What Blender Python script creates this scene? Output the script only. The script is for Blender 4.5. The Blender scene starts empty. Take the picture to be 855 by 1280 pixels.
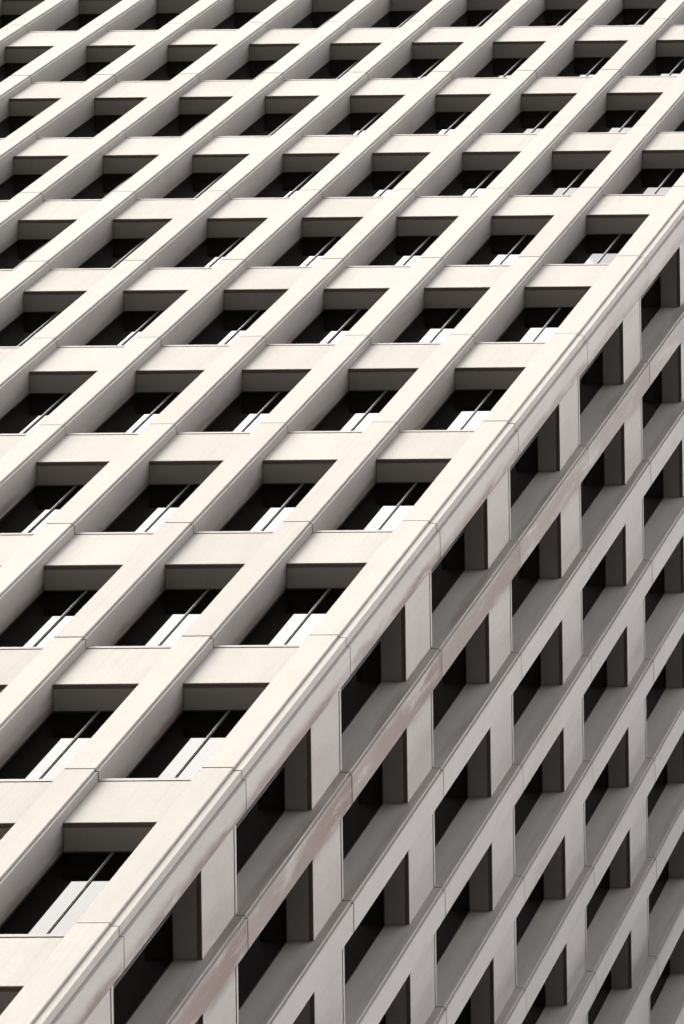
import bpy, bmesh, math, random
from mathutils import Vector, Matrix

random.seed(11)
scene = bpy.context.scene
COL = scene.collection

# ------------------------------------------------------------------ dimensions (metres)
H = 3.8                    # storey height
BAY = 2.75985              # bay width, the same on both fronts
E0 = 0.25572               # the first pier's front layer starts here from the corner axis
PW = 0.627                 # pier front width
LIP = 0.06                 # set-back shoulder on each side of a pier
STEP = 0.058               # depth of that shoulder
BACK = 0.96                # pier depth
SPV = 0.255                # spandrel front behind the pier front
SPH = 1.07                 # spandrel height
CURB = 0.08                # curb under the glass, above the joint
GLV = 0.83                 # glass plane
J = 0.010                  # half joint width
ZK0 = 45.3724              # height of joint number 0 above the pavement
KMIN, KMAX = -11, 17       # joints
N1, N2 = 15, 13            # piers along the two fronts (after the corner pier)
TOP = ZK0 + KMAX * H
GAPU = PW + LIP            # opening starts (u)
OPEN = BAY - LIP - GAPU    # opening width

# ------------------------------------------------------------------ materials
def new_mat(name):
    m = bpy.data.materials.new(name); m.use_nodes = True
    nt = m.node_tree; nt.nodes.clear()
    out = nt.nodes.new('ShaderNodeOutputMaterial')
    b = nt.nodes.new('ShaderNodeBsdfPrincipled')
    nt.links.new(b.outputs[0], out.inputs[0])
    return m, nt, b

def N(nt, t, **kw):
    n = nt.nodes.new(t)
    for k, v in kw.items(): setattr(n, k, v)
    return n

def math_node(nt, op, a, b=None, clamp=False):
    n = N(nt, 'ShaderNodeMath', operation=op); n.use_clamp = clamp
    for i, v in enumerate((a, b)):
        if v is None: continue
        if isinstance(v, (int, float)): n.inputs[i].default_value = v
        else: nt.links.new(v, n.inputs[i])
    return n.outputs[0]

def maprange(nt, v, a, b, c=0.0, d=1.0, smooth=True):
    n = N(nt, 'ShaderNodeMapRange')
    if smooth: n.interpolation_type = 'SMOOTHSTEP'
    nt.links.new(v, n.inputs[0])
    for i, x in enumerate((a, b, c, d)): n.inputs[i + 1].default_value = x
    return n.outputs[0]

def noise(nt, vec, scale, detail=3.0, rough=0.55):
    n = N(nt, 'ShaderNodeTexNoise')
    n.inputs['Scale'].default_value = scale; n.inputs['Detail'].default_value = detail
    n.inputs['Roughness'].default_value = rough
    nt.links.new(vec, n.inputs['Vector'])
    return n.outputs[0]

def stretch(nt, vec, sx, sy, sz):
    m = N(nt, 'ShaderNodeMapping'); m.inputs['Scale'].default_value = (sx, sy, sz)
    nt.links.new(vec, m.inputs['Vector'])
    return m.outputs[0]

def mix(nt, fac, a, b, blend='MIX'):
    n = N(nt, 'ShaderNodeMix', data_type='RGBA', blend_type=blend)
    if isinstance(fac, (int, float)): n.inputs[0].default_value = fac
    else: nt.links.new(fac, n.inputs[0])
    for s, v in ((6, a), (7, b)):
        if isinstance(v, tuple): n.inputs[s].default_value = (*v, 1)
        else: nt.links.new(v, n.inputs[s])
    return n.outputs[2]

CONCRETE = (0.223, 0.205, 0.181)
STAIN = (0.085, 0.051, 0.039)

def concrete(name, base, stain_amount=1.0):
    """Pale precast concrete: fine sand grain, faint clouding, panel to panel tone, water runs and rusty stains near the corner."""
    m, nt, b = new_mat(name)
    g = N(nt, 'ShaderNodeNewGeometry'); P = g.outputs['Position']
    sp = N(nt, 'ShaderNodeSeparateXYZ'); nt.links.new(P, sp.inputs[0])
    # one tone for each cast panel
    zi = math_node(nt, 'FLOOR', math_node(nt, 'DIVIDE', math_node(nt, 'SUBTRACT', sp.outputs[2], ZK0), H))
    oi = N(nt, 'ShaderNodeObjectInfo')
    wn = N(nt, 'ShaderNodeTexWhiteNoise', noise_dimensions='2D')
    cv = N(nt, 'ShaderNodeCombineXYZ'); nt.links.new(zi, cv.inputs[0])
    nt.links.new(math_node(nt, 'MULTIPLY', oi.outputs['Random'], 97.0), cv.inputs[1])
    nt.links.new(cv.outputs[0], wn.inputs['Vector'])
    tone = maprange(nt, wn.outputs[0], 0, 1, 0.94, 1.035, False)
    cloud = maprange(nt, noise(nt, P, 1.3, 5, 0.62), 0.25, 0.75, 0.95, 1.04, False)
    grain = maprange(nt, noise(nt, P, 46.0, 2, 0.6), 0.25, 0.75, 0.90, 1.08, False)
    runs = maprange(nt, noise(nt, stretch(nt, P, 5.0, 5.0, 0.35), 1.0, 4, 0.6), 0.52, 0.76, 1.0, 0.93)
    val = math_node(nt, 'MULTIPLY', math_node(nt, 'MULTIPLY', tone, cloud), math_node(nt, 'MULTIPLY', grain, runs))
    c = mix(nt, 1.0, base, (1, 1, 1), 'MULTIPLY')
    # drips that start under each joint and run down the panel
    fr = math_node(nt, 'FRACT', math_node(nt, 'DIVIDE', math_node(nt, 'SUBTRACT', sp.outputs[2], ZK0), H))
    drip = math_node(nt, 'MULTIPLY', maprange(nt, noise(nt, stretch(nt, P, 11.0, 11.0, 0.25), 1.0, 4, 0.6), 0.52, 0.72),
                     maprange(nt, fr, 0.45, 0.995, 0.0, 0.08))
    val = math_node(nt, 'MULTIPLY', val, math_node(nt, 'SUBTRACT', 1.0, drip))
    vm = N(nt, 'ShaderNodeVectorMath', operation='SCALE')
    nt.links.new(c, vm.inputs[0]); nt.links.new(val, vm.inputs['Scale'])
    c = vm.outputs[0]
    # rusty runs on the second front's corner pier and the pier after it (south facing faces only)
    if stain_amount:
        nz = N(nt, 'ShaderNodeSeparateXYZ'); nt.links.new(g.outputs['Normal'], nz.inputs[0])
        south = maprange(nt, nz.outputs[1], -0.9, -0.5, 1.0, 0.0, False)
        wob = maprange(nt, noise(nt, stretch(nt, P, 1.0, 1.0, 0.5), 1.7, 4, 0.6), 0.2, 0.8, -0.16, 0.16, False)
        xw = math_node(nt, 'ADD', sp.outputs[0], wob)
        a1 = math_node(nt, 'MULTIPLY', maprange(nt, xw, 0.52, 0.80), maprange(nt, xw, 1.02, 1.20, 1.0, 0.0))
        a2 = math_node(nt, 'MULTIPLY', maprange(nt, xw, 2.80, 3.15, 0.0, 1.0), maprange(nt, xw, 3.85, 4.3, 1.0, 0.0))
        fade = maprange(nt, sp.outputs[2], ZK0 + 3 * H, ZK0 + 9 * H, 1.0, 0.15, False)
        blot = maprange(nt, noise(nt, stretch(nt, P, 2.2, 2.2, 0.6), 1.0, 5, 0.7), 0.30, 0.52)
        s = math_node(nt, 'MAXIMUM', a1, math_node(nt, 'MULTIPLY', a2, 0.95))
        s = math_node(nt, 'MULTIPLY', math_node(nt, 'MULTIPLY', s, south), math_node(nt, 'MULTIPLY', math_node(nt, 'MULTIPLY', fade, blot), maprange(nt, fr, 0.05, 0.97, 0.72, 1.0, False)))
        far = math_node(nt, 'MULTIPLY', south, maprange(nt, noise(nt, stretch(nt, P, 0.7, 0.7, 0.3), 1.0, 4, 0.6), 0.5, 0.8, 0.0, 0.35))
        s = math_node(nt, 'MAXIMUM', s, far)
        # soot and dirt on the west sides of the recesses, close to their outer edge
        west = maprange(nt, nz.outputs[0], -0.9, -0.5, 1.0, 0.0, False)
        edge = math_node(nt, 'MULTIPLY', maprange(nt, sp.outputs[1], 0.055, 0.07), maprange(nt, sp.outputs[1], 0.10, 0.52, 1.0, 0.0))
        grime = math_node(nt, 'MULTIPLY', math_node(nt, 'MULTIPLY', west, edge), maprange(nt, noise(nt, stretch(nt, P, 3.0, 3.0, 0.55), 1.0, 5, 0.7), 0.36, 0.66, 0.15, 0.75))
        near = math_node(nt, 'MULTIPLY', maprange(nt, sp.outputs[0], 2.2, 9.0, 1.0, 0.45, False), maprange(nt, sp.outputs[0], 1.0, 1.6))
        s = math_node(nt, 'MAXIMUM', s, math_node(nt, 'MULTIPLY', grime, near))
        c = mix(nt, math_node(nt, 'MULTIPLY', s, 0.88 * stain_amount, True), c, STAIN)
    nt.links.new(c, b.inputs['Base Color'])
    b.inputs['Roughness'].default_value = 0.88
    b.inputs['Specular IOR Level'].default_value = 0.25
    bp = N(nt, 'ShaderNodeBump'); bp.inputs['Strength'].default_value = 0.35; bp.inputs['Distance'].default_value = 0.006
    nt.links.new(noise(nt, P, 60.0, 3, 0.6), bp.inputs['Height'])
    nt.links.new(bp.outputs[0], b.inputs['Normal'])
    return m

M_CONC = concrete('precast_concrete', CONCRETE)
M_DRIP = concrete('stained_drip_edge', (0.10, 0.074, 0.06), 0)
M_CORE = concrete('joint_mortar', (0.10, 0.088, 0.078), 0)

def plain(name, col, rough, metal=0.0, ior=1.5):
    m, nt, b = new_mat(name)
    g = N(nt, 'ShaderNodeNewGeometry')
    f = maprange(nt, noise(nt, g.outputs['Position'], 6.0, 3), 0.3, 0.7, 0.88, 1.1, False)
    vm = N(nt, 'ShaderNodeVectorMath', operation='SCALE')
    vm.inputs[0].default_value = col; nt.links.new(f, vm.inputs['Scale'])
    nt.links.new(vm.outputs[0], b.inputs['Base Color'])
    b.inputs['Roughness'].default_value = rough; b.inputs['Metallic'].default_value = metal
    b.inputs['IOR'].default_value = ior
    return m

M_FRAME = plain('dark_bronze_frame', (0.012, 0.010, 0.009), 0.5, 0.0, 1.3)
M_METAL = plain('anodised_frame', (0.075, 0.073, 0.070), 0.55, 0.25)
M_GLASS = plain('dark_tinted_glass', (0.0009, 0.0007, 0.0006), 0.02, 0.0, 1.155)
M_ROOF = plain('roof_gravel', (0.22, 0.21, 0.20), 0.9)
M_WALL = concrete('plain_back_wall', (0.20, 0.18, 0.16), 0)

# ------------------------------------------------------------------ mesh helpers
def finish(name, bm, mats, parent=None, loc=(0, 0, 0), rz=0.0):
    bmesh.ops.recalc_face_normals(bm, faces=bm.faces)
    me = bpy.data.meshes.new(name); bm.to_mesh(me); bm.free()
    for m in mats: me.materials.append(m)
    return link(name, me, parent, loc, rz)

def link(name, me, parent=None, loc=(0, 0, 0), rz=0.0):
    o = bpy.data.objects.new(name, me); COL.objects.link(o)
    o.parent = parent; o.location = loc; o.rotation_euler = (0, 0, rz)
    return o

def prism(bm, poly, z0, z1, mi=0):
    lo = [bm.verts.new((x, y, z0)) for x, y in poly]; hi = [bm.verts.new((x, y, z1)) for x, y in poly]
    n = len(poly); fs = [bm.faces.new(lo[::-1]), bm.faces.new(hi)]
    for i in range(n):
        fs.append(bm.faces.new((lo[i], lo[(i + 1) % n], hi[(i + 1) % n], hi[i])))
    for f in fs: f.material_index = mi
    return fs

def box(bm, x0, x1, y0, y1, z0, z1, mi=0):
    return prism(bm, [(x0, y0), (x1, y0), (x1, y1), (x0, y1)], z0, z1, mi)

def profile_y(bm, poly_xz, y0, y1, mi=0, mat_of=None):
    """extrude a section in x,z along y"""
    a = [bm.verts.new((x, y0, z)) for x, z in poly_xz]; b = [bm.verts.new((x, y1, z)) for x, z in poly_xz]
    n = len(poly_xz); fs = [bm.faces.new(a), bm.faces.new(b[::-1])]
    for f in fs: f.material_index = mi
    for i in range(n):
        f = bm.faces.new((a[i], b[i], b[(i + 1) % n], a[(i + 1) % n]))
        f.material_index = mat_of.get(i, mi) if mat_of else mi

# local frame of every repeated part: x = depth into the building (0 = pier front), y = along the front, z = up
C = 0.007
def pier_poly(inset=0.0):
    a, bq = PW / 2 - inset, PW / 2 + LIP - inset
    s, f = STEP + inset, inset
    c = C
    g = 0.012
    return [(f, -a + c), (f, a - c), (f + c, a), (s + 0.022, a), (s + 0.022, a + g), (s, a + g), (s, bq - c), (s + c, bq), (BACK, bq),
            (BACK, -bq), (s + c, -bq), (s, -bq + c), (s, -a - g), (s + 0.022, -a - g), (s + 0.022, -a), (f + c, -a)]

def panel_levels():
    lv = [(0.0, ZK0 + KMIN * H - J)]
    for k in range(KMIN, KMAX):
        lv.append((ZK0 + k * H + J, ZK0 + (k + 1) * H - J))
    lv.append((TOP + J, TOP + 1.25))
    return lv

def make_pier_mesh(poly, core):
    bm = bmesh.new()
    for z0, z1 in panel_levels():      # every cast panel sits a millimetre or two off its neighbours
        dx, dy = random.uniform(-0.003, 0.003), random.uniform(-0.003, 0.003)
        prism(bm, [(x + dx, y + dy) for x, y in poly], z0 + random.uniform(-0.003, 0.003), z1 + random.uniform(-0.003, 0.003), 0)
    prism(bm, core, 0.01, TOP + 1.2, 1)
    return bm

def y_of(c, u): return E0 + c * BAY + u

# ------------------------------------------------------------------ the tower
tower = bpy.data.objects.new('office_tower', None); COL.objects.link(tower)
tower.location = (0, 0, 0)
tower['label'] = 'pale precast concrete office tower with deep gridded window recesses, seen from its corner'
tower['category'] = 'building'

R90 = math.pi / 2
def place(c_front, u_mid, z, front):
    """position and turn for a part whose middle lies u_mid along bay c of a front"""
    s = y_of(c_front, u_mid)
    return ((0, s, z), 0.0) if front == 1 else ((s, 0, z), R90)

# piers
first = None
for front, n in ((1, N1), (2, N2)):
    for c in range(1, n + 1):
        loc, rz = place(c, PW / 2, 0, front)
        if first is None:
            first = finish('pier', make_pier_mesh(pier_poly(), pier_poly(0.030)), [M_CONC, M_CORE], tower, loc, rz)
        else:
            o = first.copy(); COL.objects.link(o); o.parent = tower; o.location = loc; o.rotation_euler = (0, 0, rz)

# corner pier: two front layers meeting in a set-back arris
def corner_poly(i=0.0):
    a0, a1, a2 = E0 + i, E0 + PW - i, E0 + PW + LIP - i
    s1, s2 = 0.064 + i, 0.084 + i
    st = STEP + i; c = C
    return [(a2, st + c), (a2, BACK), (BACK, a2), (st + c, a2), (st, a2 - c), (st, a1), (i + c, a1), (i, a1 - c),
            (i, a0 + c), (i + c, a0), (s1 + 0.022, a0), (s1 + 0.022, a0 - 0.012), (s1, a0 - 0.012), (s1, s2 + c), (s1 + c, s2), (a0 - 0.012, s2), (a0 - 0.012, s2 + 0.022), (a0, s2 + 0.022), (a0, i + c), (a0 + c, i),
            (a1 - c, i), (a1, i + c), (a1, st), (a2 - c, st)]
finish('corner_pier', make_pier_mesh(corner_poly(), corner_poly(0.030)), [M_CONC, M_CORE], tower)

# spandrel: local z = 0 at the joint
def spandrel_into(bm, off=(0, 0, 0), front=1):
    b2 = bmesh.new()
    h = OPEN / 2 - 0.013
    D = GLV + 0.10
    sec = [(SPV, -SPH + 0.006), (SPV, -J - 0.006), (SPV + 0.006, -J), (D, -J), (D, -SPH + 0.0),
           (SPV + 0.105, -SPH), (SPV + 0.105, -SPH + 0.028), (SPV + 0.085, -SPH + 0.028), (SPV + 0.085, -SPH), (SPV + 0.006, -SPH)]
    profile_y(b2, sec, -h, h, 0, {8: 2})
    curb = [(SPV - 0.004, J), (SPV - 0.004, CURB - 0.012), (SPV + 0.008, CURB), (GLV + 0.05, CURB + 0.02), (GLV + 0.05, J)]
    profile_y(b2, curb, -h, h, 0)
    # mortar bed behind the joints
    box(b2, SPV + 0.03, D - 0.02, -OPEN / 2 + 0.001, OPEN / 2 - 0.001, -SPH + 0.04, J + 0.03, 1)
    return b2

def window_frame_into():
    """local z = 0 at the joint below; dark metal frame with one central mullion"""
    b2 = bmesh.new()
    w = OPEN / 2 - 0.001; z0, z1 = CURB + 0.022, H - SPH - 0.004; t = 0.035
    x0, x1 = GLV - 0.012, GLV + 0.05
    box(b2, x0, x1, -w, -w + t, z0, z1)
    box(b2, x0, x1, w - t, w, z0, z1)
    box(b2, x0, x1, -w + t, w - t, z0, z0 + t)
    box(b2, x0, x1, -w + t, w - t, z1 - t, z1)
    # mullion: a flat bar with a raised pressure cap
    box(b2, GLV - 0.022, x1, -0.028, 0.028, z0 + t, z1 - t, 1)
    box(b2, GLV - 0.040, GLV - 0.022, -0.012, 0.012, z0 + t, z1 - t, 1)
    return b2

def glass_into():
    b2 = bmesh.new()
    w = OPEN / 2 - 0.02; z0, z1 = CURB + 0.045, H - SPH - 0.02
    box(b2, GLV, GLV + 0.024, -w, -0.006, z0, z1)
    box(b2, GLV, GLV + 0.024, 0.006, w, z0, z1)
    return b2

def mesh_of(name, bm, mats):
    bmesh.ops.recalc_face_normals(bm, faces=bm.faces)
    me = bpy.data.meshes.new(name); bm.to_mesh(me); bm.free()
    for m in mats: me.materials.append(m)
    return me

ME_SP = mesh_of('spandrel', spandrel_into(None), [M_CONC, M_CORE, M_DRIP])
ME_WF = mesh_of('window', window_frame_into(), [M_FRAME, M_METAL])
ME_GL = mesh_of('glass', glass_into(), [M_GLASS])

# ------------------------------------------------------------------ camera (set up first: it decides which repeats show largest)
RC = Matrix(((0.0131232959, -0.999885298, 0.00756109748),
             (0.999913708, 0.0131184102, -0.000695410575),
             (0.000596141232, 0.00756957110, 0.999971173)))
CAM = Vector((-35.47460261, -28.65013315, -43.77239947 + ZK0))
F_PX, PPX, PPY, IW, IH = 3000.0, 2053.05, -1288.20, 855.0, 1280.0
cam_data = bpy.data.cameras.new('camera'); cam = bpy.data.objects.new('camera', cam_data); COL.objects.link(cam)
cam_data.sensor_fit = 'VERTICAL'; cam_data.sensor_height = 36.0
cam_data.lens = F_PX / IH * 36.0
cam_data.shift_x = -(PPX - IW / 2) / IH
cam_data.shift_y = (PPY - IH / 2) / IH
cam_data.clip_end = 20000
mw = Matrix((RC[0], -RC[1], -RC[2])).transposed().to_4x4(); mw.translation = CAM
cam.matrix_world = mw
scene.camera = cam

def pix(p):
    q = RC @ (Vector(p) - CAM)
    return F_PX * q.x / q.z + PPX, F_PX * q.y / q.z + PPY

def shown(front, c, k):
    """how much of the frame the recess above joint k of bay c covers"""
    pts = []
    for u in (0.0, BAY):
        for z in (-SPH, H):
            s = y_of(c, u); zz = ZK0 + k * H + z
            pts.append(pix((0.3, s, zz) if front == 1 else (s, 0.3, zz)))
    x0, x1 = min(p[0] for p in pts), max(p[0] for p in pts); y0, y1 = min(p[1] for p in pts), max(p[1] for p in pts)
    vis = max(0, min(x1, IW) - max(x0, 0)) * max(0, min(y1, IH) - max(y0, 0))
    ox = max(0, -x1, x0 - IW); oy = max(0, -y1, y0 - IH)
    return vis - 0.01 * (ox + oy)

cells = [(shown(f, c, k), f, c, k) for f, n in ((1, N1), (2, N2)) for c in range(n) for k in range(KMIN, KMAX)]
cells.sort(reverse=True)
U_MID = (GAPU + BAY - LIP) / 2
bm_sp, bm_wd, = bmesh.new(), bmesh.new()

def add_mesh(bm, me, loc, rz, shift=0):
    n0 = len(bm.faces); t = me.copy(); t.transform(Matrix.Translation(loc) @ Matrix.Rotation(rz, 4, 'Z'))
    bm.from_mesh(t); bpy.data.meshes.remove(t)
    if shift:
        bm.faces.ensure_lookup_table()
        for f in bm.faces[n0:]: f.material_index += shift

for i, (v, f, c, k) in enumerate(cells):
    loc, rz = place(c, U_MID, ZK0 + k * H, f)
    if i < 100:
        link('spandrel', ME_SP, tower, loc, rz)
        w = link('window', ME_WF, tower, loc, rz)
        g = link('glass', ME_GL, w)
        g.rotation_euler = (0, random.gauss(0, 0.0016), random.gauss(0, 0.0016))   # panes never sit perfectly true
    else:
        add_mesh(bm_sp, ME_SP, loc, rz)
        add_mesh(bm_wd, ME_WF, loc, rz)
        add_mesh(bm_wd, ME_GL, loc, rz, 2)
def rest(name, bm, mats):
    me = bpy.data.meshes.new(name); bm.to_mesh(me); bm.free()
    for m in mats: me.materials.append(m)
    o = link(name, me, tower); o['kind'] = 'stuff'
rest('spandrel', bm_sp, [M_CONC, M_CORE, M_DRIP])
rest('window', bm_wd, [M_FRAME, M_METAL, M_GLASS])

# body behind the two fronts, plain back, roof
LX, LY = y_of(N2, PW), y_of(N1, PW)
bm = bmesh.new()
box(bm, BACK + 0.005, LX - 0.02, BACK + 0.005, LY - 0.02, 0.0, TOP + 0.1)
finish('rear_wall', bm, [M_WALL], tower)
bm = bmesh.new()
box(bm, 0.30, LX + 0.05, 0.30, LY + 0.05, TOP + 1.255, TOP + 1.45)
finish('roof', bm, [M_ROOF], tower)

# ------------------------------------------------------------------ unseen tower across the side street, added to darken the second front
nb = bpy.data.objects.new('added_shade_tower', None); COL.objects.link(nb); nb.location = (33, -34, 0)
nb['label'] = 'added dark stone tower with ribbon windows, out of view, shading the side front and reflected in its glass'
nb['category'] = 'building'
M_DARK = plain('dark_stone', (0.06, 0.055, 0.052), 0.7)
NX, NY, NH, NF = 19.0, 17.0, 3.9, 30
bm = bmesh.new(); box(bm, -NX + 0.35, NX - 0.35, -NY + 0.35, NY - 0.35, 0, NF * NH)
finish('ribbon_glazing', bm, [M_GLASS], nb)
bm = bmesh.new()
for i in range(NF + 1): box(bm, -NX, NX, -NY, NY, i * NH - (0.0 if i == 0 else 0.9), i * NH + 0.9)
finish('stone_bands', bm, [M_DARK], nb)
bm = bmesh.new()
for i in range(14):
    x = -NX + 0.5 + i * (2 * NX - 1.0) / 13
    for y in (-NY + 0.12, NY - 0.12): box(bm, x - 0.18, x + 0.18, y - 0.2, y + 0.2, 0.91, NF * NH - 0.91)
for i in range(1, 12):
    y = -NY + 0.5 + i * (2 * NY - 1.0) / 12
    for x in (-NX + 0.12, NX - 0.12): box(bm, x - 0.2, x + 0.2, y - 0.18, y + 0.18, 0.91, NF * NH - 0.91)
finish('stone_mullions', bm, [M_DARK], nb)

# ------------------------------------------------------------------ ground: one sheet to the horizon
m, nt, b = new_mat('paving')
g = N(nt, 'ShaderNodeNewGeometry')
br = N(nt, 'ShaderNodeTexBrick'); br.inputs['Scale'].default_value = 1.0
br.inputs['Color1'].default_value = (0.03, 0.029, 0.028, 1); br.inputs['Color2'].default_value = (0.025, 0.0245, 0.024, 1)
br.inputs['Mortar'].default_value = (0.02, 0.02, 0.02, 1); br.inputs['Mortar Size'].default_value = 0.008
nt.links.new(g.outputs['Position'], br.inputs['Vector'])
f = maprange(nt, noise(nt, g.outputs['Position'], 0.4, 5), 0.25, 0.75, 0.8, 1.15, False)
vm = N(nt, 'ShaderNodeVectorMath', operation='SCALE'); nt.links.new(br.outputs[0], vm.inputs[0]); nt.links.new(f, vm.inputs['Scale'])
nt.links.new(vm.outputs[0], b.inputs['Base Color']); b.inputs['Roughness'].default_value = 0.8
bm = bmesh.new()
s = 6000
bm.faces.new([bm.verts.new(p) for p in ((-s, -s, -0.004), (s, -s, -0.004), (s, s, -0.004), (-s, s, -0.004))])
gr = finish('ground', bm, [m]); gr['kind'] = 'structure'
gr['label'] = 'grey stone paving in front of the tower'

# ------------------------------------------------------------------ light: bright overcast, brighter towards the first front
SUN_DIR = Vector((-math.cos(math.radians(44)) * math.cos(math.radians(42)), math.sin(math.radians(44)) * math.cos(math.radians(42)), math.sin(math.radians(42))))
elev = math.asin(SUN_DIR.z); az = math.atan2(SUN_DIR.x, SUN_DIR.y)
sd = bpy.data.lights.new('sun', 'SUN'); sd.energy = 1.1; sd.angle = math.radians(26); sd.color = (1.0, 0.965, 0.915)
so = bpy.data.objects.new('sun', sd); COL.objects.link(so)
so.rotation_euler = (-SUN_DIR).to_track_quat('-Z', 'Y').to_euler(); so.location = (-60, 60, 120)

w = bpy.data.worlds.new('World'); scene.world = w; w.use_nodes = True
nt = w.node_tree; nt.nodes.clear()
out = N(nt, 'ShaderNodeOutputWorld')
sky = N(nt, 'ShaderNodeTexSky', sky_type='NISHITA'); sky.sun_disc = False
sky.sun_elevation = elev; sky.sun_rotation = az; sky.dust_density = 2.0
bg1 = N(nt, 'ShaderNodeBackground'); bg1.inputs[1].default_value = 0.06
nt.links.new(sky.outputs[0], bg1.inputs[0])
tc = N(nt, 'ShaderNodeTexCoord')
dp = N(nt, 'ShaderNodeVectorMath', operation='DOT_PRODUCT'); nt.links.new(tc.outputs['Generated'], dp.inputs[0])
dp.inputs[1].default_value = SUN_DIR
glow = maprange(nt, dp.outputs['Value'], 0.80, 0.99, 0.0, 4.1)
veil = maprange(nt, dp.outputs['Value'], -0.45, 0.75, 5.2, 1.0)
cl = noise(nt, tc.outputs['Generated'], 4.2, 6, 0.6)
clf = maprange(nt, cl, 0.34, 0.62, 0.62, 1.0)
dp2 = N(nt, 'ShaderNodeVectorMath', operation='DOT_PRODUCT'); nt.links.new(tc.outputs['Generated'], dp2.inputs[0])
dp2.inputs[1].default_value = Vector((-0.75, -0.62, 0.22)).normalized()
clf = math_node(nt, 'MULTIPLY', clf, maprange(nt, dp2.outputs['Value'], 0.30, 0.95, 1.0, 0.33))      # sky dimmed on this side, added to darken the second front's recess sides
bg2 = N(nt, 'ShaderNodeBackground'); nt.links.new(mix(nt, maprange(nt, dp.outputs['Value'], -0.2, 0.75), (0.965, 0.945, 1.0), (0.985, 0.975, 0.96)), bg2.inputs[0])
nt.links.new(math_node(nt, 'MULTIPLY', math_node(nt, 'ADD', glow, veil), clf), bg2.inputs[1])
ad = N(nt, 'ShaderNodeAddShader')
nt.links.new(bg1.outputs[0], ad.inputs[0]); nt.links.new(bg2.outputs[0], ad.inputs[1])
nt.links.new(ad.outputs[0], out.inputs[0])

vs = scene.view_settings
vs.view_transform = 'Standard'; vs.look = 'None'; vs.gamma = 1.0; vs.use_curve_mapping = False
vs.exposure = 1.85
scene.cycles.max_bounces = 8
